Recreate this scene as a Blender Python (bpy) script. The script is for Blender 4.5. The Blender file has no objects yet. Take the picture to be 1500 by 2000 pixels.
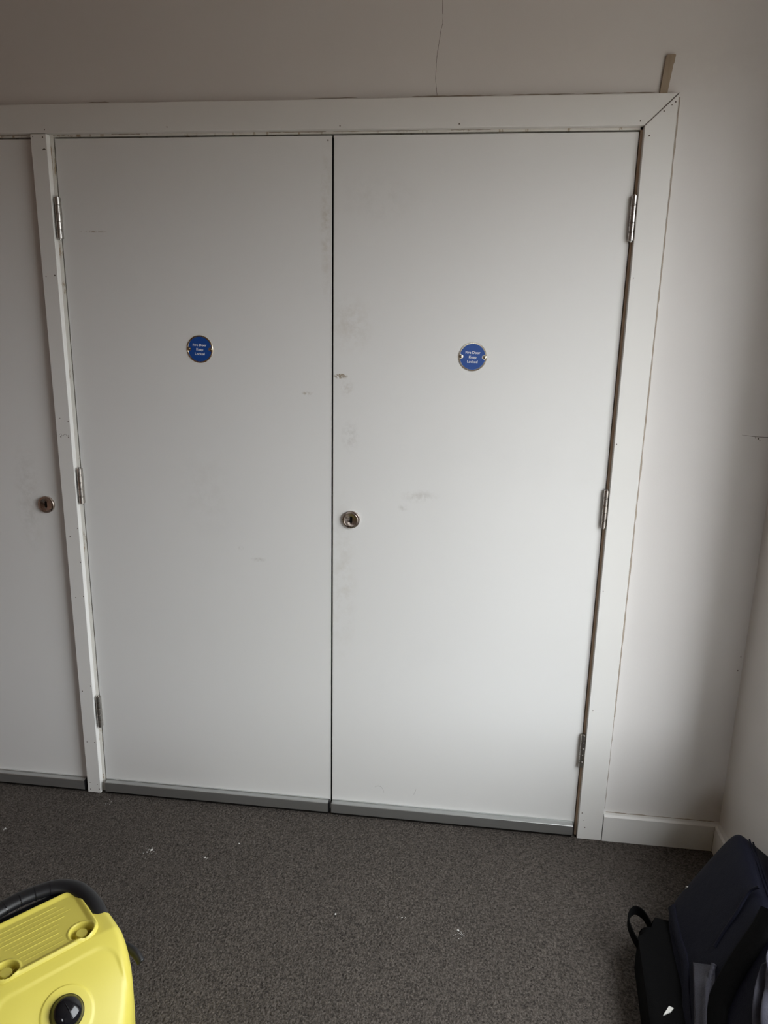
import bpy, bmesh, math, random
from math import sin, cos, pi, radians
from mathutils import Vector, Matrix, noise
import numpy as np

random.seed(7)
scene = bpy.context.scene
COL = scene.collection

# ------------------------------------------------------------------ camera
cam_d = bpy.data.cameras.new('camera')
cam = bpy.data.objects.new('camera', cam_d)
COL.objects.link(cam)
YAW, PITCH, ROLL, FPX = .1131, .2360, .0200, 1387.7
fw = Vector((-sin(YAW) * cos(PITCH), cos(YAW) * cos(PITCH), -sin(PITCH)))
rt0 = Vector((cos(YAW), sin(YAW), 0)); up0 = rt0.cross(fw)
rt = rt0 * cos(ROLL) + up0 * sin(ROLL); up = up0 * cos(ROLL) - rt0 * sin(ROLL)
m = Matrix.Identity(4)
for i in range(3):
    m[i][0], m[i][1], m[i][2] = rt[i], up[i], -fw[i]
m.translation = Vector((.374, -1.9724, 1.4887))
cam.matrix_world = m
cam_d.sensor_fit = 'VERTICAL'
cam_d.sensor_height = 36.0
cam_d.lens = FPX / 2000 * 36.0
cam_d.clip_start = .02
scene.camera = cam

# ------------------------------------------------------------------ sky, daylight, exposure
SKY, GROUND = (.955, 1.0, 1.03), (.42, .37, .31)
world = bpy.data.worlds.new('overcast_sky'); scene.world = world
world.use_nodes = True
wt = world.node_tree; wt.nodes.clear()
wo = wt.nodes.new('ShaderNodeOutputWorld'); wb = wt.nodes.new('ShaderNodeBackground')
wc = wt.nodes.new('ShaderNodeTexCoord'); ws = wt.nodes.new('ShaderNodeSeparateXYZ')
wr = wt.nodes.new('ShaderNodeValToRGB')
wr.color_ramp.elements[0].position = .49; wr.color_ramp.elements[0].color = (*[c * .30 for c in GROUND], 1)
wr.color_ramp.elements[1].position = .53; wr.color_ramp.elements[1].color = (*SKY, 1)
wm = wt.nodes.new('ShaderNodeMath'); wm.operation = 'MULTIPLY_ADD'; wm.inputs[1].default_value = .5; wm.inputs[2].default_value = .5
wt.links.new(wc.outputs['Generated'], ws.inputs[0]); wt.links.new(ws.outputs[2], wm.inputs[0])
wt.links.new(wm.outputs[0], wr.inputs[0]); wt.links.new(wr.outputs[0], wb.inputs[0])
wb.inputs[1].default_value = 9.2
wt.links.new(wb.outputs[0], wo.inputs[0])

XW, YB, XL, ZC, ZF = 1.186, -4.4, -2.7, 2.60, .010    # right wall, wall behind, left wall, ceiling, carpet top
WY0, WY1, WZ0, WZ1, REVEAL = -.34, -1.82, .42, 2.21, .37      # window in the right wall
pl = bpy.data.lights.new('window_portal', 'AREA'); pl.shape = 'RECTANGLE'
pl.size = abs(WY1 - WY0); pl.size_y = WZ1 - WZ0
pl.cycles.is_portal = True
po = bpy.data.objects.new('window_portal', pl); COL.objects.link(po)
po.location = (XW + REVEAL, (WY0 + WY1) / 2, (WZ0 + WZ1) / 2)
po.rotation_euler = Vector((-1, 0, 0)).to_track_quat('-Z', 'Z').to_euler()

VX0, VX1, VZ0, VZ1 = .16, .62, .95, 2.05                     # unseen window added behind the camera to lift the dark corner
p2 = bpy.data.lights.new('fill_window_portal', 'AREA'); p2.shape = 'RECTANGLE'
p2.size = VX1 - VX0; p2.size_y = VZ1 - VZ0
p2.cycles.is_portal = True
q2 = bpy.data.objects.new('fill_window_portal', p2); COL.objects.link(q2)
q2.location = ((VX0 + VX1) / 2, YB - .10, (VZ0 + VZ1) / 2)
q2.rotation_euler = Vector((0, 1, 0)).to_track_quat('-Z', 'Z').to_euler()

scene.view_settings.view_transform = 'Standard'
scene.view_settings.look = 'None'
scene.view_settings.gamma = 1
scene.view_settings.use_curve_mapping = False
scene.view_settings.exposure = 0.0

# ------------------------------------------------------------------ materials
def new_mat(name, color, rough=.5, metal=0, spec=.5):
    mt = bpy.data.materials.new(name); mt.use_nodes = True
    b = mt.node_tree.nodes['Principled BSDF']
    b.inputs['Base Color'].default_value = (*color, 1)
    b.inputs['Roughness'].default_value = rough
    b.inputs['Metallic'].default_value = metal
    b.inputs['Specular IOR Level'].default_value = spec
    return mt

class NT:
    """small helper for procedural node graphs"""
    def __init__(s, mt):
        s.t = mt.node_tree; s.b = s.t.nodes['Principled BSDF']
        s.co = s.n('ShaderNodeTexCoord').outputs['Object']
    def n(s, k, **kw):
        nd = s.t.nodes.new(k)
        for a, v in kw.items(): setattr(nd, a, v)
        return nd
    def l(s, a, b): s.t.links.new(a, b)
    def noise(s, scale, detail=3, rough=.55, co=None, stretch=None):
        nd = s.n('ShaderNodeTexNoise'); nd.inputs['Scale'].default_value = scale
        nd.inputs['Detail'].default_value = detail; nd.inputs['Roughness'].default_value = rough
        c = co or s.co
        if stretch:
            mp = s.n('ShaderNodeMapping'); mp.inputs['Scale'].default_value = stretch
            s.l(c, mp.inputs[0]); c = mp.outputs[0]
        s.l(c, nd.inputs['Vector']); return nd.outputs['Fac']
    def ramp(s, fac, p0, p1, c0=(0, 0, 0), c1=(1, 1, 1)):
        r = s.n('ShaderNodeValToRGB'); e = r.color_ramp.elements
        e[0].position, e[1].position = p0, p1
        e[0].color, e[1].color = (*c0, 1), (*c1, 1)
        s.l(fac, r.inputs[0]); return r.outputs[0]
    def mix(s, fac, a, b):
        x = s.n('ShaderNodeMix', data_type='RGBA')
        if isinstance(fac, (int, float)): x.inputs['Factor'].default_value = fac
        else: s.l(fac, x.inputs['Factor'])
        for i, v in ((6, a), (7, b)):
            if isinstance(v, tuple): x.inputs[i].default_value = (*v, 1)
            else: s.l(v, x.inputs[i])
        return x.outputs[2]
    def math(s, op, a, b=None, clamp=False):
        x = s.n('ShaderNodeMath', operation=op, use_clamp=clamp)
        for i, v in ((0, a), (1, b)):
            if v is None: continue
            if isinstance(v, (int, float)): x.inputs[i].default_value = v
            else: s.l(v, x.inputs[i])
        return x.outputs[0]
    def blob(s, c, r, amount=1.0, nscale=60):
        """soft stain of elliptical outline broken up by noise, in object space"""
        mp = s.n('ShaderNodeMapping', vector_type='POINT')
        mp.inputs['Scale'].default_value = (1 / r[0], 1 / r[1], 1 / r[2])
        mp.inputs['Location'].default_value = (-c[0] / r[0], -c[1] / r[1], -c[2] / r[2])
        s.l(s.co, mp.inputs[0])
        ln = s.n('ShaderNodeVectorMath', operation='LENGTH'); s.l(mp.outputs[0], ln.inputs[0])
        f = s.math('SUBTRACT', 1.0, ln.outputs['Value'], True)
        nz = s.ramp(s.noise(nscale, 4, .7), .42, .62)
        return s.math('MULTIPLY', s.math('MULTIPLY', f, nz), amount, True)
    def bump(s, h, strength, dist):
        b = s.n('ShaderNodeBump'); b.inputs['Strength'].default_value = strength
        b.inputs['Distance'].default_value = dist
        s.l(h, b.inputs['Height']); s.l(b.outputs[0], s.b.inputs['Normal'])
    def color(s, c): s.l(c, s.b.inputs['Base Color'])
    def roughness(s, c): s.l(c, s.b.inputs['Roughness'])

# wall plaster: off-white emulsion with faint roller marks and filler patches
M_WALL = new_mat('wall_paint', (.70, .67, .63), .7, 0, .3)
t = NT(M_WALL)
c = t.mix(t.ramp(t.noise(1.6, 4), .35, .7), (.725, .70, .68), (.755, .735, .715))
c = t.mix(t.blob((.93, 0, 2.14), (.24, .3, .10), .5, 14), c, (.80, .785, .75))
c = t.mix(t.blob((.62, 0, 2.18), (.18, .3, .08), .35, 14), c, (.79, .77, .735))
t.color(c)
t.bump(t.noise(160, 4, .6), .10, .002)
M_WALLR = new_mat('wall_paint_room', (.62, .49, .41), .8, 0, .2)
t = NT(M_WALLR); t.color(t.mix(t.ramp(t.noise(2, 3), .3, .7), (.46, .29, .22), (.50, .325, .25)))
M_CEIL = new_mat('ceiling_paint', (.66, .62, .58), .85, 0, .2)
t = NT(M_CEIL); t.color(t.mix(t.ramp(t.noise(2, 3), .3, .7), (.48, .42, .375), (.51, .45, .40)))

def painted(name, base, dirt, stains=(), rough=.42):
    mt = new_mat(name, base, rough, 0, .45)
    t = NT(mt)
    c = t.mix(t.ramp(t.noise(2.2, 4, .6), .55, .85), base, tuple(b * .965 for b in base))
    for (p, r, amt, col, ns) in stains:
        c = t.mix(t.blob(p, r, amt, ns), c, col)
    t.color(c)
    t.roughness(t.ramp(t.noise(5, 3), .3, .8, (rough - .04,) * 3, (rough + .08,) * 3))
    t.bump(t.noise(90, 3, .5), .035, .001)
    return mt
BROWN, GREY = (.30, .22, .14), (.50, .48, .44)
WHITE = (.775, .77, .755)
M_TRIM = painted('trim_paint', (.775, .765, .74), GREY)
M_DOOR1 = painted('door_paint_a', WHITE, GREY, [((-.94, 0, 1.0), (.05, .05, .2), .4, GREY, 40)])
M_DOOR2 = painted('door_paint_b', WHITE, GREY, [
    ((-.073, 0, 1.3427), (.018, .05, .007), 1.2, (.42, .38, .30), 90),
    ((-.224, 0, .8473), (.026, .05, .008), .8, GREY, 70),
    ((-.278, 0, .881), (.012, .05, .009), .7, GREY, 70),
    ((-.67, 0, 1.766), (.045, .05, .0035), 1.0, BROWN, 130),
    ((-.02, 0, 1.80), (.018, .05, .22), .55, (.50, .45, .36), 30),
    ((-.38, 0, 1.05), (.10, .05, .16), .15, GREY, 22)])
M_DOOR3 = painted('door_paint_c', WHITE, GREY, [
    ((.022, 0, 1.392), (.022, .05, .008), 3.0, (.26, .20, .13), 170),
    ((.040, 0, 1.36), (.022, .05, .03), .5, (.45, .40, .33), 60),
    ((.25, 0, 1.061), (.062, .05, .022), .75, (.52, .50, .46), 34),
    ((.205, 0, 1.026), (.02, .05, .012), .6, (.52, .50, .46), 60),
    ((.05, 0, 1.225), (.03, .05, .05), .5, GREY, 60),
    ((.05, 0, 1.53), (.07, .05, .09), .5, (.55, .50, .42), 26),
    ((.03, 0, .80), (.05, .05, .30), .35, (.56, .52, .45), 20),
    ((.12, 0, 1.85), (.12, .05, .08), .22, GREY, 20)])
M_EDGE = new_mat('door_edge_dark', (.10, .085, .07), .7)
t = NT(M_EDGE); t.color(t.mix(t.noise(60), (.07, .06, .05), (.15, .12, .10)))
M_RAW = new_mat('bare_timber', (.33, .245, .17), .75, 0, .25)
t = NT(M_RAW)
g = t.noise(26, 5, .65, stretch=(9, 9, .35))
c = t.mix(g, (.50, .375, .27), (.70, .56, .42))
c = t.mix(t.ramp(t.noise(9, 5, .7), .62, .72), c, (.62, .56, .48))
t.color(c); t.bump(g, .25, .002)
M_CHIP = new_mat('chipped_white_frame', (.70, .68, .63), .6, 0, .35)
t = NT(M_CHIP)
c = t.mix(t.ramp(t.noise(22, 6, .72, stretch=(2.2, 2.2, .55)), .56, .62), (.72, .70, .655), (.38, .30, .21))
t.color(c); t.bump(t.noise(40, 4), .2, .002)
M_CAULK = new_mat('cracked_caulk', (.36, .31, .25), .9, 0, .1)
t = NT(M_CAULK); t.color(t.mix(t.noise(45, 4, .7), (.24, .20, .16), (.52, .46, .39)))
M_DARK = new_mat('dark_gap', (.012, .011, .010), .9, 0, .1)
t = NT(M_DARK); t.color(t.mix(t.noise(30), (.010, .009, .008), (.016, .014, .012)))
M_CRACK = new_mat('hairline_crack', (.13, .11, .095), .9, 0, .1)
t = NT(M_CRACK); t.color(t.mix(t.noise(30), (.10, .085, .07), (.18, .15, .13)))
M_STRIP = new_mat('wooden_strip', (.36, .29, .215), .75, 0, .25)
t = NT(M_STRIP); t.color(t.mix(t.noise(30, 5, .6, stretch=(6, 6, .5)), (.30, .235, .17), (.42, .345, .26)))

def metal(name, col, rough, streak=(1, 1, 40), amt=.12):
    mt = new_mat(name, col, rough, 1.0)
    t = NT(mt); nz = t.noise(60, 3, .6, stretch=streak)
    t.color(t.mix(nz, tuple(x * .86 for x in col), col))
    t.roughness(t.ramp(nz, .2, .8, (max(.05, rough - amt),) * 3, (rough + amt,) * 3))
    return mt
M_STEEL = metal('stainless_steel', (.52, .495, .465), .30, (1, 1, 1))
M_LOCK = metal('brushed_nickel', (.52, .445, .39), .30, (1, 1, 1))
for nd_m in (M_LOCK,):
    t = NT(nd_m); tg = t.n('ShaderNodeTangent', direction_type='RADIAL', axis='Y')
    t.l(tg.outputs[0], t.b.inputs['Tangent']); t.b.inputs['Anisotropic'].default_value = .8
M_ALU = metal('anodised_aluminium', (.60, .615, .61), .34, (.2, 6, 6), .02)
M_ALU.node_tree.nodes['Principled BSDF'].inputs['Metallic'].default_value = .88
M_RIM_DIM = metal('rim_metal_dim_reflection', (.70, .60, .43), .26, (1, 1, 1))  # left sign's rim metal, reflection of the dim room put into the colour
M_RIM_BRIGHT = metal('rim_metal_bright_reflection', (.72, .67, .56), .24, (1, 1, 1))  # same rim metal toned paler, bright window reflection put into the colour
M_BLUE = new_mat('blue_enamel', (.010, .065, .30), .30, 0, .5)
t = NT(M_BLUE); t.color(t.mix(t.noise(90, 3, .6, stretch=(6, 1, .6)), (.008, .055, .26), (.014, .08, .34)))
M_LETTER = new_mat('white_lettering', (.92, .92, .93), .5)
t = NT(M_LETTER); t.color(t.mix(t.noise(200), (.88, .89, .90), (.94, .94, .94)))

# carpet: short looped pile, grey-brown with paler and darker loops
M_CARPET = new_mat('loop_carpet', (.10, .09, .082), .95, 0, .12)
t = NT(M_CARPET)
vo = t.n('ShaderNodeTexVoronoi'); vo.inputs['Scale'].default_value = 185; t.l(t.co, vo.inputs['Vector'])
loops = t.math('SUBTRACT', 1.0, vo.outputs['Distance'])
n1 = t.noise(165, 4, .8); n2 = t.noise(3.0, 4, .6)
c = t.mix(t.ramp(n1, .36, .66), (.034, .029, .026), (.172, .149, .130))
sp = t.ramp(t.noise(420, 2, .6), .66, .74)
c = t.mix(t.math('MULTIPLY', sp, .8), c, (.42, .39, .35))
c = t.mix(t.math('MULTIPLY', t.ramp(n2, .35, .75), .22), c, (.05, .045, .04))
t.color(c)
hh = t.math('ADD', t.math('MULTIPLY', loops, .6), t.math('MULTIPLY', n1, .8))
t.bump(hh, .9, .006)
M_CRUMB = new_mat('white_plaster', (.74, .73, .70), .9, 0, .1)
t = NT(M_CRUMB); t.color(t.mix(t.noise(300), (.55, .53, .50), (.82, .81, .79)))

def plastic(name, col, rough, var=.06, bump=.03):
    mt = new_mat(name, col, rough, 0, .5); t = NT(mt)
    t.color(t.mix(t.noise(7, 4), tuple(x * (1 - var) for x in col), col))
    t.bump(t.noise(500, 2), bump, .0006)
    return mt
M_YEL = plastic('yellow_plastic', (.67, .58, .10), .40, .05)
M_BLK = plastic('black_plastic', (.009, .009, .0105), .40, .2, .06)
M_GLOSS = plastic('glossy_black', (.008, .008, .010), .10, .1, 0)

def cloth(name, col, rough, scale=600, bump=.3, sheen=0):
    mt = new_mat(name, col, rough, 0, .12); t = NT(mt)
    t.color(t.mix(t.noise(scale, 2), tuple(x * .75 for x in col), tuple(x * 1.2 for x in col)))
    h = t.math('ADD', t.noise(scale, 2), t.math('MULTIPLY', t.noise(28, 4), 2.5))
    t.bump(h, bump, .003)
    if sheen:
        t.b.inputs['Sheen Weight'].default_value = sheen
        t.b.inputs['Sheen Roughness'].default_value = .4
    return mt
M_NAVY = cloth('navy_nylon', (.0050, .0055, .0135), .66, 500, .25, .03)
M_BLACKC = cloth('black_fabric', (.0018, .0018, .002), .95, 500, .3)
M_GREYC = cloth('grey_satin_lining', (.060, .060, .078), .42, 400, .25, .1)
M_TAG = cloth('white_care_label', (.75, .74, .70), .8, 300, .1)

# ------------------------------------------------------------------ mesh helpers
def obj(name, bm, mat, parent=None, smooth=False, auto=None):
    me = bpy.data.meshes.new(name)
    bmesh.ops.recalc_face_normals(bm, faces=bm.faces[:])
    bm.to_mesh(me); bm.free()
    if mat: me.materials.append(mat)
    if smooth:
        me.shade_smooth()
        if auto is not None: me.set_sharp_from_angle(angle=radians(auto))
    o = bpy.data.objects.new(name, me); COL.objects.link(o)
    if parent: o.parent = parent
    return o

def struct(name, bm, mat, **kw):
    o = obj(name, bm, mat, **kw); o['kind'] = 'structure'; return o

def tag(o, label, cat, group=None):
    o['label'] = label; o['category'] = cat
    if group: o['group'] = group
    return o

def thing(name, label, cat, loc=(0, 0, 0), rotz=0, group=None):
    o = bpy.data.objects.new(name, None); COL.objects.link(o)
    o.empty_display_size = .05
    o.location = loc; o.rotation_euler = (0, 0, rotz)
    return tag(o, label, cat, group)

def merge(bm, other, mat=None):
    if mat is not None: bmesh.ops.transform(other, matrix=mat, verts=other.verts[:])
    me = bpy.data.meshes.new('tmp'); other.to_mesh(me); other.free(); bm.from_mesh(me); bpy.data.meshes.remove(me)

def box(x0, x1, y0, y1, z0, z1, bev=0, seg=2, bm=None):
    b = bmesh.new()
    bmesh.ops.create_cube(b, size=1)
    for v in b.verts:
        v.co = Vector((x0 + (v.co.x + .5) * (x1 - x0), y0 + (v.co.y + .5) * (y1 - y0), z0 + (v.co.z + .5) * (z1 - z0)))
    if bev: bmesh.ops.bevel(b, geom=b.edges[:], offset=bev, segments=seg, affect='EDGES', profile=.5)
    if bm is None: return b
    merge(bm, b); return bm

def prism(poly, axis, a, b_, bev=0, seg=2):
    """polygon given in the two other axes (order x,y,z), extruded along axis from a to b_"""
    bm = bmesh.new()
    def P(p, c):
        q = list(p); q.insert(axis, c); return q
    lo = [bm.verts.new(P(p, a)) for p in poly]; hi = [bm.verts.new(P(p, b_)) for p in poly]
    bm.faces.new(lo); bm.faces.new(hi[::-1])
    n = len(poly)
    for i in range(n): bm.faces.new((lo[i], lo[(i + 1) % n], hi[(i + 1) % n], hi[i]))
    if bev: bmesh.ops.bevel(bm, geom=bm.edges[:], offset=bev, segments=seg, affect='EDGES', profile=.5)
    return bm

def loft(loops, cap0=True, cap1=True, bm=None):
    bm = bm or bmesh.new()
    rows = [[bm.verts.new(p) for p in lp] for lp in loops]
    n = len(rows[0])
    for r0, r1 in zip(rows, rows[1:]):
        for i in range(n): bm.faces.new((r0[i], r0[(i + 1) % n], r1[(i + 1) % n], r1[i]))
    if cap0: bm.faces.new(rows[0][::-1])
    if cap1: bm.faces.new(rows[-1])
    return bm

def circ(r, n, h, axis='z', c=(0, 0, 0)):
    out = []
    for i in range(n):
        a = 2 * pi * i / n
        p = (r * cos(a), r * sin(a), h) if axis == 'z' else (r * cos(a), -h, r * sin(a))
        out.append((p[0] + c[0], p[1] + c[1], p[2] + c[2]))
    return out

def lathe(profile, n=32, axis='z', c=(0, 0, 0), bm=None):
    return loft([circ(max(r, 1e-5), n, h, axis, c) for r, h in profile], bm=bm)

def tube(path, r, n=10, flat=1.0, closed=False, bm=None, upv=(0, 0, 1)):
    """swept tube; r number or list; flat = height/width ratio"""
    P = [Vector(p) for p in path]; loops = []
    for i, p in enumerate(P):
        d = (P[min(i + 1, len(P) - 1)] - P[max(i - 1, 0)]).normalized()
        s = d.cross(Vector(upv))
        s = s.normalized() if s.length > 1e-4 else d.orthogonal().normalized()
        u = s.cross(d).normalized()
        rr = r[i] if isinstance(r, (list, tuple)) else r
        loops.append([p + s * cos(2 * pi * k / n) * rr + u * sin(2 * pi * k / n) * rr * flat for k in range(n)])
    return loft(loops, bm=bm)

def smooth_path(pts, sub=6):
    P = [Vector(p) for p in pts]; out = []
    for i in range(len(P) - 1):
        a, b, c, d = P[max(i - 1, 0)], P[i], P[i + 1], P[min(i + 2, len(P) - 1)]
        for k in range(sub):
            s = k / sub
            out.append(.5 * ((2 * b) + (c - a) * s + (2 * a - 5 * b + 4 * c - d) * s * s + (3 * b - a - 3 * c + d) * s ** 3))
    out.append(P[-1]); return out

def ribbon_xz(pts, widths, y0, th, bm=None):
    """thin strip lying on a wall face (facing -y)"""
    bm = bm or bmesh.new(); P = [Vector((p[0], p[1])) for p in pts]; loops = []
    for i, p in enumerate(P):
        d = (P[min(i + 1, len(P) - 1)] - P[max(i - 1, 0)]).normalized(); s = Vector((-d.y, d.x)) * widths[i] / 2
        a, b = p - s, p + s
        loops.append([(a.x, y0, a.y), (b.x, y0, b.y), (b.x, y0 - th, b.y), (a.x, y0 - th, a.y)])
    return loft(loops, bm=bm)

def dots(pts, y, r=.0016):
    bm = bmesh.new()
    for (x, z) in pts:
        q = r * random.uniform(.75, 1.25)
        lp = [(x + q * cos(a) * random.uniform(.7, 1.2), z + q * 1.2 * sin(a)) for a in [2 * pi * i / 8 for i in range(8)]]
        merge(bm, prism(lp, 1, y, y - .0002))
    return bm

# ------------------------------------------------------------------ the room shell
HX0, HX1 = XL, .7640          # the door opening runs from the left wall to the bare jamb on the right
# wall with the doors, over the head and to the right of the frame, with the dark cupboard behind the doors
bm = bmesh.new()
box(XL, XW + .3, 0, .12, 2.012, ZC + .05, bm=bm)
box(.776, XW + .3, 0, .12, -.05, 2.012, bm=bm)
wall_back = struct('wall_back', bm, M_WALL)
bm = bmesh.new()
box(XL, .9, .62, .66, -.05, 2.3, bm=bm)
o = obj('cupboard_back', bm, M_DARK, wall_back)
# right wall with the window opening
bm = bmesh.new(); T = .40
box(XW, XW + T, WY0, .12, -.05, ZC + .05, bm=bm)
box(XW, XW + T, YB - .1, WY1, -.05, ZC + .05, bm=bm)
box(XW, XW + T, WY1, WY0, -.05, WZ0, bm=bm)
box(XW, XW + T, WY1, WY0, WZ1, ZC + .05, bm=bm)
struct('wall_right', bm, M_WALL)
struct('wall_left', box(XL - .1, XL, YB - .1, .7, -.05, ZC + .05), M_WALLR)
bm = bmesh.new()
box(XL - .1, VX0, YB - .1, YB, -.05, ZC + .05, bm=bm); box(VX1, XW + T, YB - .1, YB, -.05, ZC + .05, bm=bm)
box(VX0, VX1, YB - .1, YB, -.05, VZ0, bm=bm); box(VX0, VX1, YB - .1, YB, VZ1, ZC + .05, bm=bm)
struct('wall_front', bm, M_WALLR)
struct('ceiling', box(XL - .1, XW + T, YB - .1, .7, ZC, ZC + .1), M_CEIL)
struct('floor', box(XL - .1, XW + T, YB - .1, .7, -.06, ZF), M_CARPET)
# window: white frame set in the reveal
bm = bmesh.new(); xf = XW + REVEAL; fr = .05
for (a, b, c_, d) in ((WY1, WY0, WZ0, WZ0 + fr), (WY1, WY0, WZ1 - fr, WZ1), (WY1, WY1 + fr, WZ0, WZ1), (WY0 - fr, WY0, WZ0, WZ1)):
    box(xf - .05, xf, a, b, c_, d, .004, 1, bm=bm)
win = struct('window_1', bm, M_TRIM)
obj('window_sill', box(XW - .03, xf - .05, WY1, WY0, WZ0 - .012, WZ0 + .012, .004), M_TRIM, win)

bm = bmesh.new()
for (a, b, c_, d) in ((VX0, VX1, VZ0, VZ0 + .03), (VX0, VX1, VZ1 - .03, VZ1), (VX0, VX0 + .03, VZ0, VZ1), (VX1 - .03, VX1, VZ0, VZ1)):
    box(a, b, YB - .09, YB - .05, c_, d, .003, 1, bm=bm)
struct('added_fill_window', bm, M_TRIM)  # frame of the added fill window

# ------------------------------------------------------------------ door frame and architraves
CY = -.018                                                         # face of the architraves
CI, CO, CB, CT = .7697, .8425, 2.010, 2.080                          # inner/outer x of the right leg, bottom/top z of the head
g = .0005
bm = prism([(XL, CB), (CI - g, CB), (CO - g, CT), (XL, CT)], 1, CY, 0, .0012, 1)
head = struct('trim_1', bm, M_TRIM)
bm = prism([(CI, ZF), (CO, ZF), (CO, CT - 0.001), (CI, CB - 0.001)], 1, CY, 0, .0012, 1)
leg = struct('trim_2', bm, M_TRIM)
obj('mitre_joint', ribbon_xz([(CI, CB - .0003), (CO, CT - .0003)], [.0011, .0011], CY + .0015, .002), M_CRACK, leg)
mull = struct('trim_3', box(-.820, -.7745, CY, 0, ZF + .002, CB - .0015, .0012, 1), M_TRIM)
# frame lining seen between architraves and leaves
jr = struct('trim_4', box(HX1, .776, .0, .10, ZF, 2.012), M_RAW)
hd = struct('trim_5', box(XL, .776, .0, .10, 2.0045, 2.012), M_CHIP)
post = struct('trim_6', box(-.8195, -.7655, .0, .10, ZF, 2.0045), M_CHIP)
obj('door_stop', box(HX1 - .012, HX1, .050, .10, ZF, 2.0045), M_DARK, jr)
obj('door_stop', box(XL, HX1, .050, .10, 1.985, 2.0045), M_DARK, hd)
obj('door_stop', box(-.835, -.745, .050, .10, ZF, 2.0045), M_DARK, post)

def nail_holes(parent, pts, y):
    o = obj('nail_holes', dots(pts, y), M_CRACK, parent); o['kind'] = 'stuff'
nail_holes(head, [(-.7774, 2.0184), (-.4378, 2.0205), (.0198, 2.0172), (.3212, 2.0183), (.7580, 2.0196)], CY)
nail_holes(leg, [(.8113, 2.0403), (.8284, 2.0540), (.8362, 2.0600), (.7822, 1.9866), (.7773, 1.6568), (.7752, 1.2317), (.7776, .8155), (.7813, .4452), (.7789, .1004), (.784, .0758), (.7907, .0513)], CY)
nail_holes(mull, [(-.8124, 2.0016), (-.7849, 2.0001), (-.8094, 1.6456), (-.7833, 1.6485), (-.805, 1.2514), (-.7804, 1.2432), (-.8068, 1.1974), (-.7829, 1.1967), (-.7784, 1.0483), (-.7785, .9205), (-.8051, .8934), (-.7784, .8136), (-.804, .6975), (-.7785, .7027), (-.8091, .3791), (-.7797, .3994), (-.8084, .1979), (-.7819, .1984), (-.8101, .0482), (-.7854, .043), (-.8103, .0231), (-.7796, .0262)], CY)
obj('paint_crack', ribbon_xz([(-.812 + .03 * i / 6, 1.203 + .004 * sin(i * 2.1)) for i in range(7)], [.0009] * 7, CY, .0002), M_CRACK, mull)
obj('paint_chip', ribbon_xz([(-.788, 1.969), (-.783, 1.971), (-.779, 1.970)], [.002, .004, .002], CY, .0002), M_CRACK, mull)

# cracked filler along the outer edge of the right architrave and above the head
def ragged(x_of, z0, z1, n, wmin, wmax, seed):
    rnd = random.Random(seed); pts, wd = [], []
    for i in range(n):
        z = z0 + (z1 - z0) * i / (n - 1)
        pts.append((x_of(z) + rnd.uniform(-.0006, .0006), z)); wd.append(rnd.uniform(wmin, wmax))
    return pts, wd
pts, wd = ragged(lambda z: CO + .0062, .42, CT - .004, 90, .0018, .0050, 3)
obj('filler_line', ribbon_xz(pts, wd, 0, .0012), M_CAULK, leg)
pts, wd = ragged(lambda z: CO + .0056, ZF + .1, .42, 22, .0004, .0020, 4)
obj('filler_line', ribbon_xz(pts, wd, 0, .0008), M_CAULK, leg)
def seg_top(x0, x1, wmax, seed):
    rnd = random.Random(seed); n = max(6, int((x1 - x0) / .012))
    return ribbon_xz([(x0 + (x1 - x0) * i / (n - 1), CT + .0068 + rnd.uniform(-.0003, .0006)) for i in range(n)],
                     [rnd.uniform(.0008, wmax) * (abs(sin(pi * i / (n - 1))) ** .4 + .1) for i in range(n)], 0, .0008)
for k, (a, b, w_) in enumerate(((.20, .42, .0035), (.44, .60, .0022), (.62, .79, .0028), (-.66, -.60, .0022), (-.05, .06, .0014))):
    obj('filler_line', seg_top(a, b, w_, k), M_CAULK, head)
# dark flaking along the frame head, under the architrave
for k, (a, b, w_) in enumerate(((-.765, -.72, .004), (-.60, -.52, .003), (-.17, -.02, .0032), (.0, .22, .002), (-.95, -.84, .003), (.30, .40, .0016))):
    rnd = random.Random(k + 20); n = 14
    obj('flaked_paint', ribbon_xz([(a + (b - a) * i / (n - 1), 2.0112 - .0018 + rnd.uniform(-.0006, .0006)) for i in range(n)],
                                  [rnd.uniform(.3, 1) * w_ for i in range(n)], 0, .0003), M_CAULK, hd)

# hairline crack in the plaster over the doors, and small marks on the wall
crack = [(.2690, 2.60), (.2685, 2.45), (.269, 2.298), (.2707, 2.254), (.2675, 2.236), (.2646, 2.215), (.2600, 2.185), (.2579, 2.159), (.2577, 2.131), (.2595, 2.110), (.2631, 2.081)]
cp = smooth_path([(x, 0, z) for x, z in crack], 5)
rnd = random.Random(11)
obj('plaster_crack', ribbon_xz([(p.x + rnd.uniform(-.0004, .0004), p.z) for p in cp], [rnd.uniform(.0007, .0013) for p in cp], 0, .0002), M_CRACK, wall_back)
obj('plaster_crack', ribbon_xz([(1.098 + .0145 * i, 1.2655 - .0035 * min(1, i / 3) + .0006 * sin(i * 3)) for i in range(6)], [.0005, .0009, .0011, .0013, .0016, .0018], 0, .0003), M_CRACK, wall_back)
nail_holes(wall_back, [(1.1334, 1.2597), (1.1402, 1.2573), (1.1448, 1.252), (1.1773, .6372), (1.1746, .5943)], 0)

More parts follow.
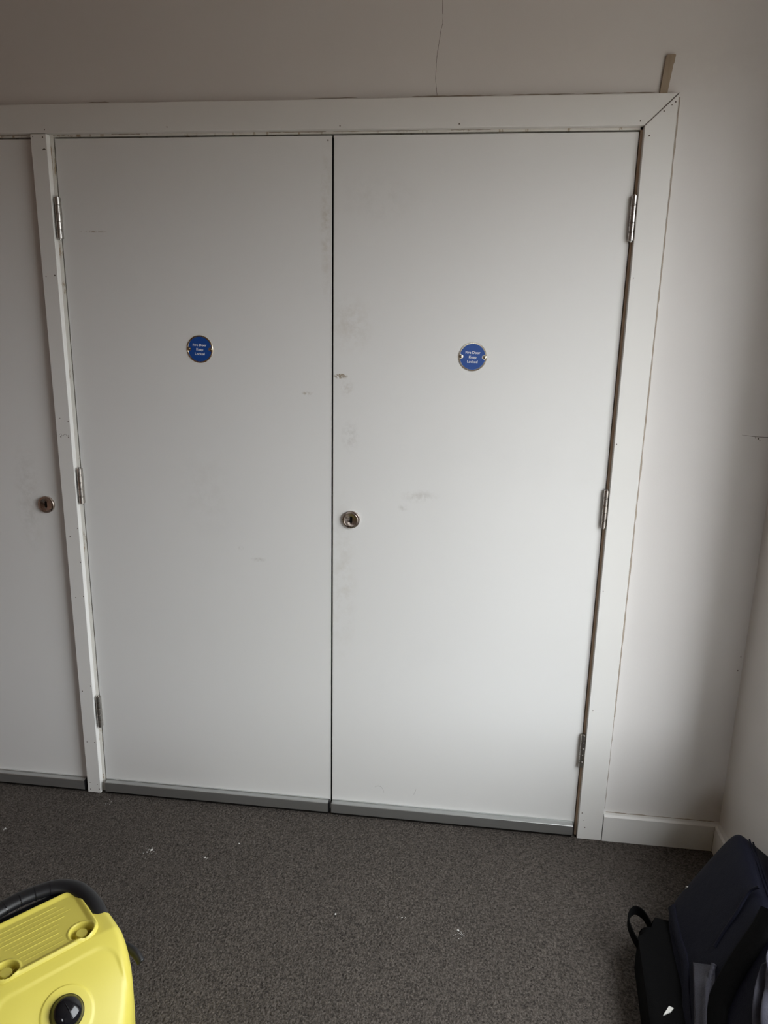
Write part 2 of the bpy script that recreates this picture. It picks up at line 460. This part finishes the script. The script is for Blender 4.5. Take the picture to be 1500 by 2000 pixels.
# skirting boards in the right-hand corner
bm = prism([(0, ZF - .004), (-.018, ZF - .004), (-.018, .0935), (-.0125, .0985), (0, .0985)], 0, CO + .0025, XW)
bbk = struct('baseboard_back', bm, M_TRIM)
rnd = random.Random(5)
obj('filler_line', ribbon_xz([(CO + .01 + i * .011, .0995 + rnd.uniform(-.0005, .0005)) for i in range(30)], [rnd.uniform(.001, .003) for i in range(30)], 0, .001), M_CAULK, bbk)
bm = prism([(XW, ZF - .004), (XW - .018, ZF - .004), (XW - .018, .0935), (XW - .0125, .0985), (XW, .0985)], 1, YB, -.0186)
struct('baseboard_right', bm, M_TRIM)
obj('corner_joint', prism([(XW - .0186, -.0186), (XW - .0180, -.0186), (XW - .018, -.018), (XW - .0186, -.018)], 2, ZF, .094), M_CRACK, bbk)

# ------------------------------------------------------------------ doors
LT, LB = 2.0005, .022
def knuckle_proto():
    return lathe([(.0068, -.0100), (.0076, -.0093), (.0076, .0093), (.0068, .0100)], 16)
ME = {}
def add_hinge(door, x, zc, side):
    """side: direction (+1/-1) of the frame from the leaf edge"""
    yk = -.0082
    bm = bmesh.new()
    box(x - .0012, x + .0012, -.001, .034, zc - .0535, zc + .0535, bm=bm)      # folded leaves in the joint
    lathe([(.0035, zc - .056), (.0035, zc + .056)], 10, c=(x, yk, 0), bm=bm)      # pin
    box(x - .0068, x + .0068, -.0060, .0, zc - .0530, zc + .0530, .0008, 1, bm=bm)    # roll of the leaves
    h = obj('hinge', bm, M_STEEL, door, True, 40)
    if 'k' not in ME:
        me = bpy.data.meshes.new('knuckle'); b = knuckle_proto(); bmesh.ops.recalc_face_normals(b, faces=b.faces[:]); b.to_mesh(me); b.free()
        me.materials.append(M_STEEL); me.shade_smooth(); me.set_sharp_from_angle(angle=radians(40)); ME['k'] = me
        me = bpy.data.meshes.new('bearing_ring'); b = lathe([(.0072, -.0010), (.0072, .0010)], 16); bmesh.ops.recalc_face_normals(b, faces=b.faces[:]); b.to_mesh(me); b.free()
        me.materials.append(M_STEEL); me.shade_smooth(); me.set_sharp_from_angle(angle=radians(40)); ME['r'] = me
    for nm, key, zs in (('knuckle', 'k', (-.0435, -.0203, 0, .0203, .0435)), ('bearing_ring', 'r', (-.0319, .0319))):
        for dz in zs:
            o = bpy.data.objects.new(nm, ME[key]); COL.objects.link(o); o.parent = h; o.location = (x, yk, zc + dz)
            if nm == 'knuckle' and abs(dz) > .04: o.scale = (1, 1, 1.0)
    return h

def add_escutcheon(door, x, z):
    n = 40; R = .0255
    def cap(w, h, y):   # keyhole slot outline, n points
        out = []
        for i in range(n):
            a = 2 * pi * i / n
            px, pz = w * cos(a), w * sin(a)
            pz += (h - w) * (1 if sin(a) >= 0 else -1) * min(1, abs(sin(a)) * 4)
            out.append((x + px, y, z + pz))
        return out
    loops = [circ(R, n, 0, 'y', (x, 0, z)), circ(R, n, .0068, 'y', (x, 0, z)), circ(R - .0008, n, .0076, 'y', (x, 0, z)),
             circ(.0205, n, .0080, 'y', (x, 0, z)), circ(.0200, n, .0076, 'y', (x, 0, z)), circ(.0194, n, .0080, 'y', (x, 0, z)),
             circ(.0125, n, .0072, 'y', (x, 0, z)), cap(.0040, .0102, -.0062), cap(.0040, .0102, -.001)]
    e = obj('keyhole_escutcheon', loft(loops, True, False), M_LOCK, door, True, 30)
    obj('keyhole', loft([cap(.0040, .0102, -.001), cap(.0039, .0101, -.0025)]), M_DARK, e)

def add_bar(door, x0, x1):
    prof = [(0, .0205), (-.019, .0205), (-.0205, .022), (-.0205, .0520), (-.0190, .0535), (-.004, .0553), (-.004, .0570), (0, .0572)]
    b = obj('drop_seal_bar', prism(prof, 0, x0, x1), M_ALU, door)
    obj('end_cap', prism([(0, .0205), (-.019, .0205), (-.019, .0535), (0, .0555)], 0, x1, x1 + .003), M_BLK, b)
    obj('rubber_seal', box(x0 + .002, x1 - .002, -.014, -.006, ZF + .001, .0205), M_DARK, b)

def make_door(name, x0, x1, mat, hinges, esc, label):
    d = struct(name, box(x0, x1, 0, .044, LB, LT, .0012, 1), mat)
    d['label'] = label
    for (x, z, s) in hinges: add_hinge(d, x, z, s)
    if esc: add_escutcheon(d, *esc)
    return d
HZ = (1.7995, 1.0505, .3060)
d1 = make_door('door_1', -1.588, -.8235, M_DOOR1, [], (-.8815, .9865), 'white flush door cut off by the left edge, left of the narrow post')
d2 = make_door('door_2', -.7625, -.0045, M_DOOR2, [(-.7635, z, -1) for z in HZ], None, 'white flush door leaf left of the black centre gap, without keyhole')
d3 = make_door('door_3', .0005, .7615, M_DOOR3, [(.7635, z, 1) for z in HZ], (.0550, .9850), 'white flush door leaf right of the black centre gap, with round keyhole plate')
add_bar(d1, -1.584, -.8300); add_bar(d2, -.7570, -.0095); add_bar(d3, .0015, .7555)
obj('meeting_edge', box(-.0058, -.0042, -.0004, .0035, LB + .034, LT - .002), M_TRIM, d2)
obj('gap_shade_strip', box(-.0050, -.0036, .0045, .040, LB, LT - .002), M_DARK, d2)  # black strip on the leaf edge, painted shade for the deep gap
nail_holes(d2, [(-.0145, 1.989)], 0)
rnd = random.Random(9)
arc = [(.1495 + .018 * sin(a) , .095 + .024 * cos(a)) for a in [-.7 + .28 * i for i in range(9)]]
obj('scuff_mark', ribbon_xz(arc, [.0004, .0008, .0010, .0010, .0010, .0009, .0008, .0006, .0004], 0, .00012), new_mat('scuff_grey', (.42, .41, .39), .6), d3)
obj('scuff_mark', ribbon_xz([(.262, .098), (.266, .108), (.269, .121)], [.0005, .0011, .0004], 0, .00012), bpy.data.materials['scuff_grey'], d3)

# ------------------------------------------------------------------ round fire-door signs
def text_mesh(s, size, parent, x, z, y):
    cu = bpy.data.curves.new('txt', 'FONT'); cu.body = s; cu.size = size; cu.align_x = 'CENTER'; cu.align_y = 'CENTER'
    cu.extrude = .00012; cu.offset = .00009
    to = bpy.data.objects.new('txt', cu); COL.objects.link(to)
    dg = bpy.context.evaluated_depsgraph_get(); dg.update()
    me = bpy.data.meshes.new_from_object(to.evaluated_get(dg)); bpy.data.objects.remove(to); bpy.data.curves.remove(cu)
    me.name = 'lettering'
    me.transform(Matrix.Translation((x, y, z)) @ Matrix.Rotation(pi / 2, 4, 'X'))
    me.materials.clear(); me.materials.append(M_LETTER)
    o = bpy.data.objects.new('lettering', me); COL.objects.link(o); o.parent = parent
    return o

def make_sign(loc, rim, label, tilt):
    s = thing('fire_door_sign', label, 'sign', loc, 0, 'round blue fire door signs')
    s.rotation_euler = (0, tilt, 0)
    obj('metal_disc', lathe([(.0380, 0), (.0380, .0010), (.0374, .0016), (.0346, .0018), (.0341, .0014), (1e-5, .0014)], 56, 'y'), rim, s, True, 25)
    # blue face with a bite at each screw
    poly = []
    for i in range(96):
        a = 2 * pi * i / 96; r = .0339; p = Vector((r * cos(a), r * sin(a)))
        for sx in (-1, 1):
            cxy = Vector((sx * .0318, 0)); dd = p - cxy
            if dd.length < .0066: p = cxy + Vector((-sx, dd.y / .0068 if abs(dd.y) < .0068 else 0)).normalized() * .0068
        poly.append((p.x, p.y))
    obj('blue_face', prism(poly, 1, -.0015, -.00175), M_BLUE, s)
    for sx in (-1, 1):
        sc = obj('screw', lathe([(.0048, .0012), (.0048, .0020), (.0038, .0026), (1e-5, .0028)], 18, 'y', (sx * .0318, 0, 0)), rim, s, True, 40)
        b = box(sx * .0318 - .0020, sx * .0318 + .0020, -.00295, -.0026, -.0005, .0005); box(sx * .0318 - .0005, sx * .0318 + .0005, -.00295, -.0026, -.002, .002, bm=b)
        obj('screw_slot', b, M_CRACK, sc)
    for k, w_ in enumerate(('Fire Door', 'Keep', 'Locked')):
        text_mesh(w_, .0098, s, 0, .0118 - .0120 * k - .0008, -.0019)
    return s
make_sign((-.3795, 0, 1.4566), M_RIM_DIM, 'round blue fire door sign on the left door leaf', radians(.5))
make_sign((.3816, 0, 1.4521), M_RIM_BRIGHT, 'round blue fire door sign on the right door leaf', radians(1.0))

# ------------------------------------------------------------------ wooden strip tucked behind the architrave
bm = prism([(.7985, CT - .006), (.8165, CT - .006), (.8245, 2.146), (.8268, 2.148), (.8285, 2.1655), (.8255, 2.1668), (.8085, 2.166), (.8065, 2.1645)], 1, -.0068, -.0008, .0005, 1)
bmesh.ops.transform(bm, matrix=Matrix.Translation((0, 0, 0)), verts=bm.verts[:])
tag(obj('wooden_strip', bm, M_STRIP), 'short bare wooden strip standing upright on the architrave corner', 'strip')

# ------------------------------------------------------------------ plaster crumbs on the carpet
def crumb_mesh(seed, s):
    rnd = random.Random(seed); bm = bmesh.new()
    bmesh.ops.create_icosphere(bm, subdivisions=1, radius=1)
    for v in bm.verts: v.co = Vector((v.co.x * rnd.uniform(.6, 1.3), v.co.y * rnd.uniform(.6, 1.3), v.co.z * .45 * rnd.uniform(.6, 1.2))) * s
    return bm
CR = [(-.4935, -.2515, .0046, 'larger white plaster crumb on the carpet before the left door'),
      (-.3265, -.2587, .0030, 'small white crumb on the carpet, right of the larger crumb'),
      (-.2474, -.1882, .0028, 'tiny white crumb on the carpet nearest the left door bar'),
      (.0888, -.4141, .0032, 'white crumb on the carpet in front of the door gap'),
      (.2649, -.4017, .0022, 'faint pale crumb on the carpet in front of the right door'),
      (.4120, -.4230, .0034, 'white fleck on the carpet nearest to the backpack'),
      (-.9745, -.2255, .0036, 'white crumb on the carpet at the left edge near the cut-off door')]
for k, (x, y, s, lab) in enumerate(CR):
    o = obj('plaster_crumb', crumb_mesh(k, s), M_CRUMB); o.location = (x, y, ZF + s * .30)
    tag(o, lab, 'crumb', 'white plaster crumbs on the carpet')
rnd = random.Random(31); bm = bmesh.new()
for (cx, cy, sp_, n) in ((-.500, -.258, .016, 26), (.418, -.440, .012, 16), (-.975, -.228, .006, 8), (.265, -.402, .006, 6), (-.326, -.262, .006, 6), (-.79, -.012, .02, 10), (-.72, -.06, .02, 8)):
    for i in range(n):
        b = crumb_mesh(rnd.random(), rnd.uniform(.0006, .0014))
        merge(bm, b, Matrix.Translation((cx + rnd.gauss(0, sp_ * .6), cy + rnd.gauss(0, sp_ * .6), ZF + .0006)))
o = obj('plaster_dust', bm, M_CRUMB); o['kind'] = 'stuff'
tag(o, 'fine white plaster dust scattered on the carpet', 'dust')

# ------------------------------------------------------------------ yellow cleaning machine
def smooth01(x): x = max(0., min(1., x)); return x * x * (3 - 2 * x)
def sd_rbox(x, y, cx, cy, hx, hy, r):
    qx, qy = abs(x - cx) - hx + r, abs(y - cy) - hy + r
    return math.hypot(max(qx, 0), max(qy, 0)) + min(max(qx, qy), 0) - r

mc = thing('carpet_cleaner', 'yellow plastic cleaning machine with black handle, on carpet at bottom left', 'cleaner', (-.347, -.971, ZF), radians(49))
MZ = .368; HXM, HYM, MYC = .132, .157, -.028
def ztop(x, y):
    d = max(0., -.012 - y)
    z = MZ - .38 * d - 2.9 * d * d
    if sd_rbox(x, y, 0, .0585, .0985, .0705, .03) < -.005: z -= .030
    z -= .9 * max(0, abs(x) - .06) ** 2 * 1.0
    sd = sd_rbox(x, y, 0, -.108, .108, .078, .034)
    z -= .0022 * smooth01(-sd / .007)
    rr = math.hypot(x, (y + .093) / .80)
    z += .0022 * (1 - smooth01((rr - .042) / .003))
    return z
bm = bmesh.new()
NA, NR = 240, 120
rows = []
for k in range(NR + 1):
    r = k / NR; row = []
    for i in range(NA):
        a = 2 * pi * i / NA; ca, sa = cos(a), sin(a)
        e = 5.0 if sa > 0 else 2.35
        q = (abs(ca) ** e + abs(sa) ** e) ** (-1 / e)
        x, y = HXM * ca * q * r, MYC + HYM * sa * q * r
        x *= 1.03 - .20 * smooth01((.0 - y) / .20)
        z = ztop(x, y)
        if r > .84:
            s = (r - .84) / .16
            z -= .040 * (1 - math.sqrt(max(0, 1 - s ** 2.6)))
        row.append((x, y, z))
    rows.append(row)
last = rows[-1]
for f, s in ((.2, 1.002), (.5, .990), (.8, .970), (1, .955)):
    rows.append([(x * s, MYC + (y - MYC) * s, z + (.045 - z) * f) for x, y, z in last])
cbm = bmesh.new()
vr = [[cbm.verts.new(p) for p in row] for row in rows[1:]]
c0 = cbm.verts.new((0, MYC, ztop(0, MYC)))
for i in range(NA): cbm.faces.new((c0, vr[0][i], vr[0][(i + 1) % NA]))
for r0, r1 in zip(vr, vr[1:]):
    for i in range(NA): cbm.faces.new((r0[i], r1[i], r1[(i + 1) % NA], r0[(i + 1) % NA]))
obj('body_shell', cbm, M_YEL, mc, True, 50)
# tray on top
TX, TY, THX, THY, TR = 0, .0585, .0985, .0705, .030
WELLS = ((-.0665, .011), (.0665, .011))
RIBS = [(.104, -.09, .050), (.0925, -.09, .062), (.081, -.09, .069), (.0695, -.07, .055), (.058, -.055, .040), (.0465, -.045, .036), (.035, -.042, .034), (.0235, -.040, .036), (.012, -.036, .036)]
def ztray(x, y):
    sd = -sd_rbox(x, y, TX, TY, THX, THY, TR)          # inside distance
    base = MZ + .0075 + .03 * (y - .0) * .25
    z = base - .0042 * smooth01((sd - .0035) / .011)
    for (wx, wy) in WELLS:
        d = math.hypot(x - wx, y - wy)
        if d < .030:
            rim = .0012 * (1 - smooth01(abs(d - .0235) / .004))
            well = -.0150 * (1 - smooth01((d - .0180) / .004))
            boss = .0125 * (1 - smooth01((d - .0098) / .002))
            z += rim + well + boss
    for (ry, xa, xb) in RIBS:
        if xa < x < xb: z += .0008 * max(0, 1 - abs(y - ry) / .0009)
    if sd < .003: z -= .004 * (1 - smooth01(sd / .003))
    return z
NX, NY = 230, 180
tb = bmesh.new(); grid = []
for j in range(NY + 1):
    row = []
    for i in range(NX + 1):
        x = -THX + 2 * THX * i / NX; y = -THY + 2 * THY * j / NY
        ax_, ay_ = abs(x) - (THX - TR), abs(y) - (THY - TR)
        if ax_ > 0 and ay_ > 0:
            L = math.hypot(ax_, ay_); mx = max(ax_, ay_)
            if L > 0: ax2, ay2 = ax_ * mx / L, ay_ * mx / L
            x, y = math.copysign(THX - TR + ax2, x), math.copysign(THY - TR + ay2, y)
        row.append(tb.verts.new((TX + x, TY + y, ztray(TX + x, TY + y))))
    grid.append(row)
for j in range(NY):
    for i in range(NX): tb.faces.new((grid[j][i], grid[j][i + 1], grid[j + 1][i + 1], grid[j + 1][i]))
edge = [e for e in tb.edges if e.is_boundary]
ret = bmesh.ops.extrude_edge_only(tb, edges=edge)
for v in [g_ for g_ in ret['geom'] if isinstance(g_, bmesh.types.BMVert)]: v.co.z = MZ - .012
tray = obj('tray', tb, M_YEL, mc, True, 60)
for (wx, wy) in WELLS:
    b = bmesh.new()
    for a in (.3, 1.3, 2.4, 3.6, 4.6, 5.5):
        merge(b, box(.0098, .0190, -.0006, .0006, -.014, -.0055), Matrix.Translation((wx, wy, MZ - .0005)) @ Matrix.Rotation(a, 4, 'Z'))
    obj('web', b, M_YEL, tray)
# black handle round the back of the deck, joined to yellow lugs
hq = [(.112, .040, .352), (.111, .068, .364), (.106, .100, .370), (.094, .130, .374), (.068, .152, .377), (.034, .161, .378)]
hp = smooth_path([(-x, y, z) for x, y, z in hq] + [(0, .163, .379)] + hq[::-1], 6)
nh = len(hp)
handle = obj('handle', tube(hp, [.0165 + .002 * abs(2 * i / (nh - 1) - 1) ** 3 for i in range(nh)], 14, .75), M_BLK, mc, True, 60)
for k in (-10, -5, 0, 5, 10):
    p = hp[nh // 2 + k]; d = (hp[nh // 2 + k + 1] - hp[nh // 2 + k - 1]).normalized() * .0009
    obj('grip_seam', tube([p - d, p + d], .0169, 18, .76), M_GLOSS, handle, True, 40)
obj('rear_housing', box(-.104, .104, .100, .160, .03, .366, .012, 3), M_BLK, mc, True, 40)
obj('base_skirt', loft([[(x * .945, MYC + (y - MYC) * .945, 0) for x, y, z in last][::4], [(x * .945, MYC + (y - MYC) * .945, .047) for x, y, z in last][::4]]), M_BLK, mc, True, 40)
# glossy black push knob on the sloping front
nrm = Vector((0, -.62, .785)).normalized(); ky = -.093
kz = ztop(0, ky)
prof = [(.0345, -.002), (.0345, .002), (.0320, .0035), (.0312, .008), (.0290, .0145), (.0235, .0205), (.0150, .0245), (.006, .0262), (1e-5, .0265)]
bm = lathe([(r_ * .83, h_ * .85) for r_, h_ in prof], 48)
bmesh.ops.transform(bm, matrix=Matrix.Translation((0, ky, kz)) @ nrm.to_track_quat('Z', 'Y').to_matrix().to_4x4(), verts=bm.verts[:])
knob = obj('push_knob', bm, M_GLOSS, mc, True, 60)
bm = tube([(.0262 * cos(a), 0, .0226 * sin(a)) for a in [pi * i / 24 for i in range(25)]], .0012, 6, upv=(0, 1, 0))
bmesh.ops.transform(bm, matrix=Matrix.Translation((0, ky, kz)) @ nrm.to_track_quat('Z', 'Y').to_matrix().to_4x4() @ Matrix.Rotation(radians(100), 4, 'Z'), verts=bm.verts[:])
obj('knob_ridge', bm, M_GLOSS, knob, True)
obj('cord_hook', tube(smooth_path([(.128, .030, .29), (.143, .012, .288), (.156, -.012, .280), (.160, -.030, .268)], 5), [.008] * 16, 10, 1.2), M_BLK, mc, True)

# ------------------------------------------------------------------ backpack leaning in the right-hand corner
bp = thing('backpack', 'navy and black backpack lying open against the right wall', 'backpack', (.98, -.66, ZF))
OFF = Vector((.98, -.66, ZF))
def wobj(name, bm, mat, parent=bp, smooth=True, auto=60):
    bmesh.ops.transform(bm, matrix=Matrix.Translation(-OFF), verts=bm.verts[:])
    return obj(name, bm, mat, parent, smooth, auto)
A, B = Vector((.935, -.395, .115)), Vector((1.080, -.345, .310))
N = Vector((-.04, -.31, -.015)).normalized()
e1 = (B - A); h1 = e1.length / 2; e1.normalize()
nf = e1.cross(N); nf = nf if nf.x < 0 else -nf; nf.normalize()   # outward normal of the dark face
e2 = N
def superbox(c, ax, hs, p=5.5, n=26, wr=.004, seed=0):
    bm = bmesh.new()
    bmesh.ops.create_cube(bm, size=2)
    bmesh.ops.subdivide_edges(bm, edges=bm.edges[:], cuts=n, use_grid_fill=True)
    for v in bm.verts:
        q = v.co; L = (abs(q.x) ** p + abs(q.y) ** p + abs(q.z) ** p) ** (1 / p)
        q = q / L
        w_ = c + ax[0] * q.x * hs[0] + ax[1] * q.y * hs[1] + ax[2] * q.z * hs[2]
        w_ = w_ + Vector((1, 1, 1)) * 0
        nz = noise.noise(w_ * 9 + Vector((seed, 0, 0))) * wr + noise.noise(w_ * 24 + Vector((seed, 3, 0))) * wr * .35
        d = (w_ - c).normalized()
        v.co = w_ + d * nz
    return bm
th = .058
cB = A + e1 * h1 + e2 * .262 - nf * th
wobj('main_compartment', superbox(cB, (e1, e2, nf), (h1 + .027, .290, th + .004), 7.5, 30, .005, 2), M_NAVY)
def face(s, t_, off=0):          # s along A->B (0..1), t metres down the bag
    return A + e1 * (2 * h1 * s) + e2 * t_ + nf * off
# black back panel flat on the carpet
poly = [(.842, -.480), (.852, -.445), (.872, -.428), (.900, -.436), (.930, -.420), (.985, -.390), (1.00, -.94), (.812, -.95), (.816, -.709)]
bmp = prism(poly, 2, ZF + .002, .104, .022, 4)
wobj('back_panel', bmp, M_BLACKC)
# grab loop at its top
lp = smooth_path([(.884, -.430, .092), (.872, -.404, .100), (.852, -.396, .104), (.832, -.420, .104), (.828, -.450, .102), (.836, -.480, .094), (.850, -.500, .085)], 6)
loops = []
for i, p in enumerate(lp):
    d = (lp[min(i + 1, len(lp) - 1)] - lp[max(i - 1, 0)]).normalized(); s = d.cross(Vector((0, 0, 1))).normalized()
    u = Vector((0, 0, 1)) * .0125
    loops.append([p + s * .0014 + u, p - s * .0014 + u, p - s * .0014 - u, p + s * .0014 - u])
wobj('grab_loop', loft(loops), M_BLACKC)

def strip_on_face(st, halfw, off, thick, name, mat, ruffle=0):
    """padded strip following the dark face; st list of (s, t)"""
    P = smooth_path([(s, t_, 0) for s, t_ in st], 8); loops = []
    for i, p in enumerate(P):
        d = P[min(i + 1, len(P) - 1)] - P[max(i - 1, 0)]
        d3 = (e1 * d.x * 2 * h1 + e2 * d.y).normalized(); sd = d3.cross(nf).normalized()
        hw = halfw[min(len(halfw) - 1, int(i / 8))] if isinstance(halfw, list) else halfw
        if ruffle: hw += ruffle * sin(i * 1.9)
        c_ = face(p.x, p.y, off)
        ring = []
        for k in range(12):
            a = 2 * pi * k / 12
            ring.append(c_ + sd * hw * math.copysign(abs(cos(a)) ** .6, cos(a)) + nf * thick * math.copysign(abs(sin(a)) ** .8, sin(a)))
        loops.append(ring)
    return wobj(name, loft(loops), mat)
strip_on_face([(1.16, .285), (1.00, .300), (.82, .308), (.58, .322), (.40, .345), (.31, .385), (.27, .44), (.26, .50)], [.027, .028, .029, .029, .027, .024, .022, .022], .008, .010, 'shoulder_strap', M_BLACKC)
# grey side pocket with a gathered hem
def face_patch(name, corners, off, amp, mat, nu=36, nv=36, fold=None, parent=bp):
    bm = bmesh.new(); g_ = []
    for j in range(nv + 1):
        row = []
        for i in range(nu + 1):
            u, v = i / nu, j / nv
            s = (corners[0][0] * (1 - u) + corners[1][0] * u) * (1 - v) + (corners[3][0] * (1 - u) + corners[2][0] * u) * v
            t_ = (corners[0][1] * (1 - u) + corners[1][1] * u) * (1 - v) + (corners[3][1] * (1 - u) + corners[2][1] * u) * v
            edge_ = min(u, 1 - u, v, 1 - v)
            d = off + amp * smooth01(edge_ / .25)
            if fold: d += fold(u, v) * smooth01(edge_ / .12)
            row.append(bm.verts.new(face(s, t_, d)))
        g_.append(row)
    for j in range(nv):
        for i in range(nu): bm.faces.new((g_[j][i], g_[j][i + 1], g_[j + 1][i + 1], g_[j + 1][i]))
    ex = bmesh.ops.extrude_edge_only(bm, edges=[e for e in bm.edges if e.is_boundary])
    for v in [q for q in ex['geom'] if isinstance(q, bmesh.types.BMVert)]: v.co -= nf * (off + .006)
    return wobj(name, bm, mat, parent)
pocket = face_patch('side_pocket', [(.21, .205), (.44, .262), (.22, .46), (.0, .44)], .008, .009, M_GREYC, fold=lambda u, v: .0012 * sin(u * 9 + v * 3))
strip = strip_on_face([(.445, .262), (.385, .276), (.335, .298), (.285, .335), (.25, .375), (.225, .43), (.21, .47)], .0055, .010, .005, 'gathered_hem', M_GREYC, ruffle=.0012)
face_patch('satin_lining', [(.99, .365), (1.16, .34), (1.13, .54), (.36, .52)], .006, .012, M_GREYC, 60, 60,
           fold=lambda u, v: .008 * sin(u * 12 + 4 * v * v) + .005 * sin(u * 23 - 7 * v + 1))
# side gusset, seams, zipper and small hardware
strip_on_face([(.05, .005), (.06, .06), (.075, .115), (.10, .165), (.09, .20), (.05, .245), (.02, .31), (.0, .40)], .011, .003, .004, 'side_gusset', M_NAVY)
strip_on_face([(1.12, .205), (1.0, .192), (.80, .205), (.62, .213), (.48, .222)], .004, .006, .0030, 'seam_piping', M_NAVY)
for dz in (0, .011):
    P = [B + e1 * .0265 + e2 * (.000 + .014 * i) - nf * (.022 + dz) + Vector((0, 0, .0015 * sin(i * .9))) for i in range(2, 16)]
    wobj('zipper_piping', tube(P, .0022, 8), M_NAVY)
b = box(-.0035, .0035, -.002, .002, -.006, .006, .001, 1)
bmesh.ops.transform(b, matrix=Matrix.Translation(face(.27, -.008, -.004)), verts=b.verts[:])
wobj('zip_pull', b, M_STEEL)
wobj('care_label', prism([(.8475, -.6885), (.8655, -.6645), (.8745, -.668), (.8660, -.678)], 2, .1035, .1065), M_TAG)
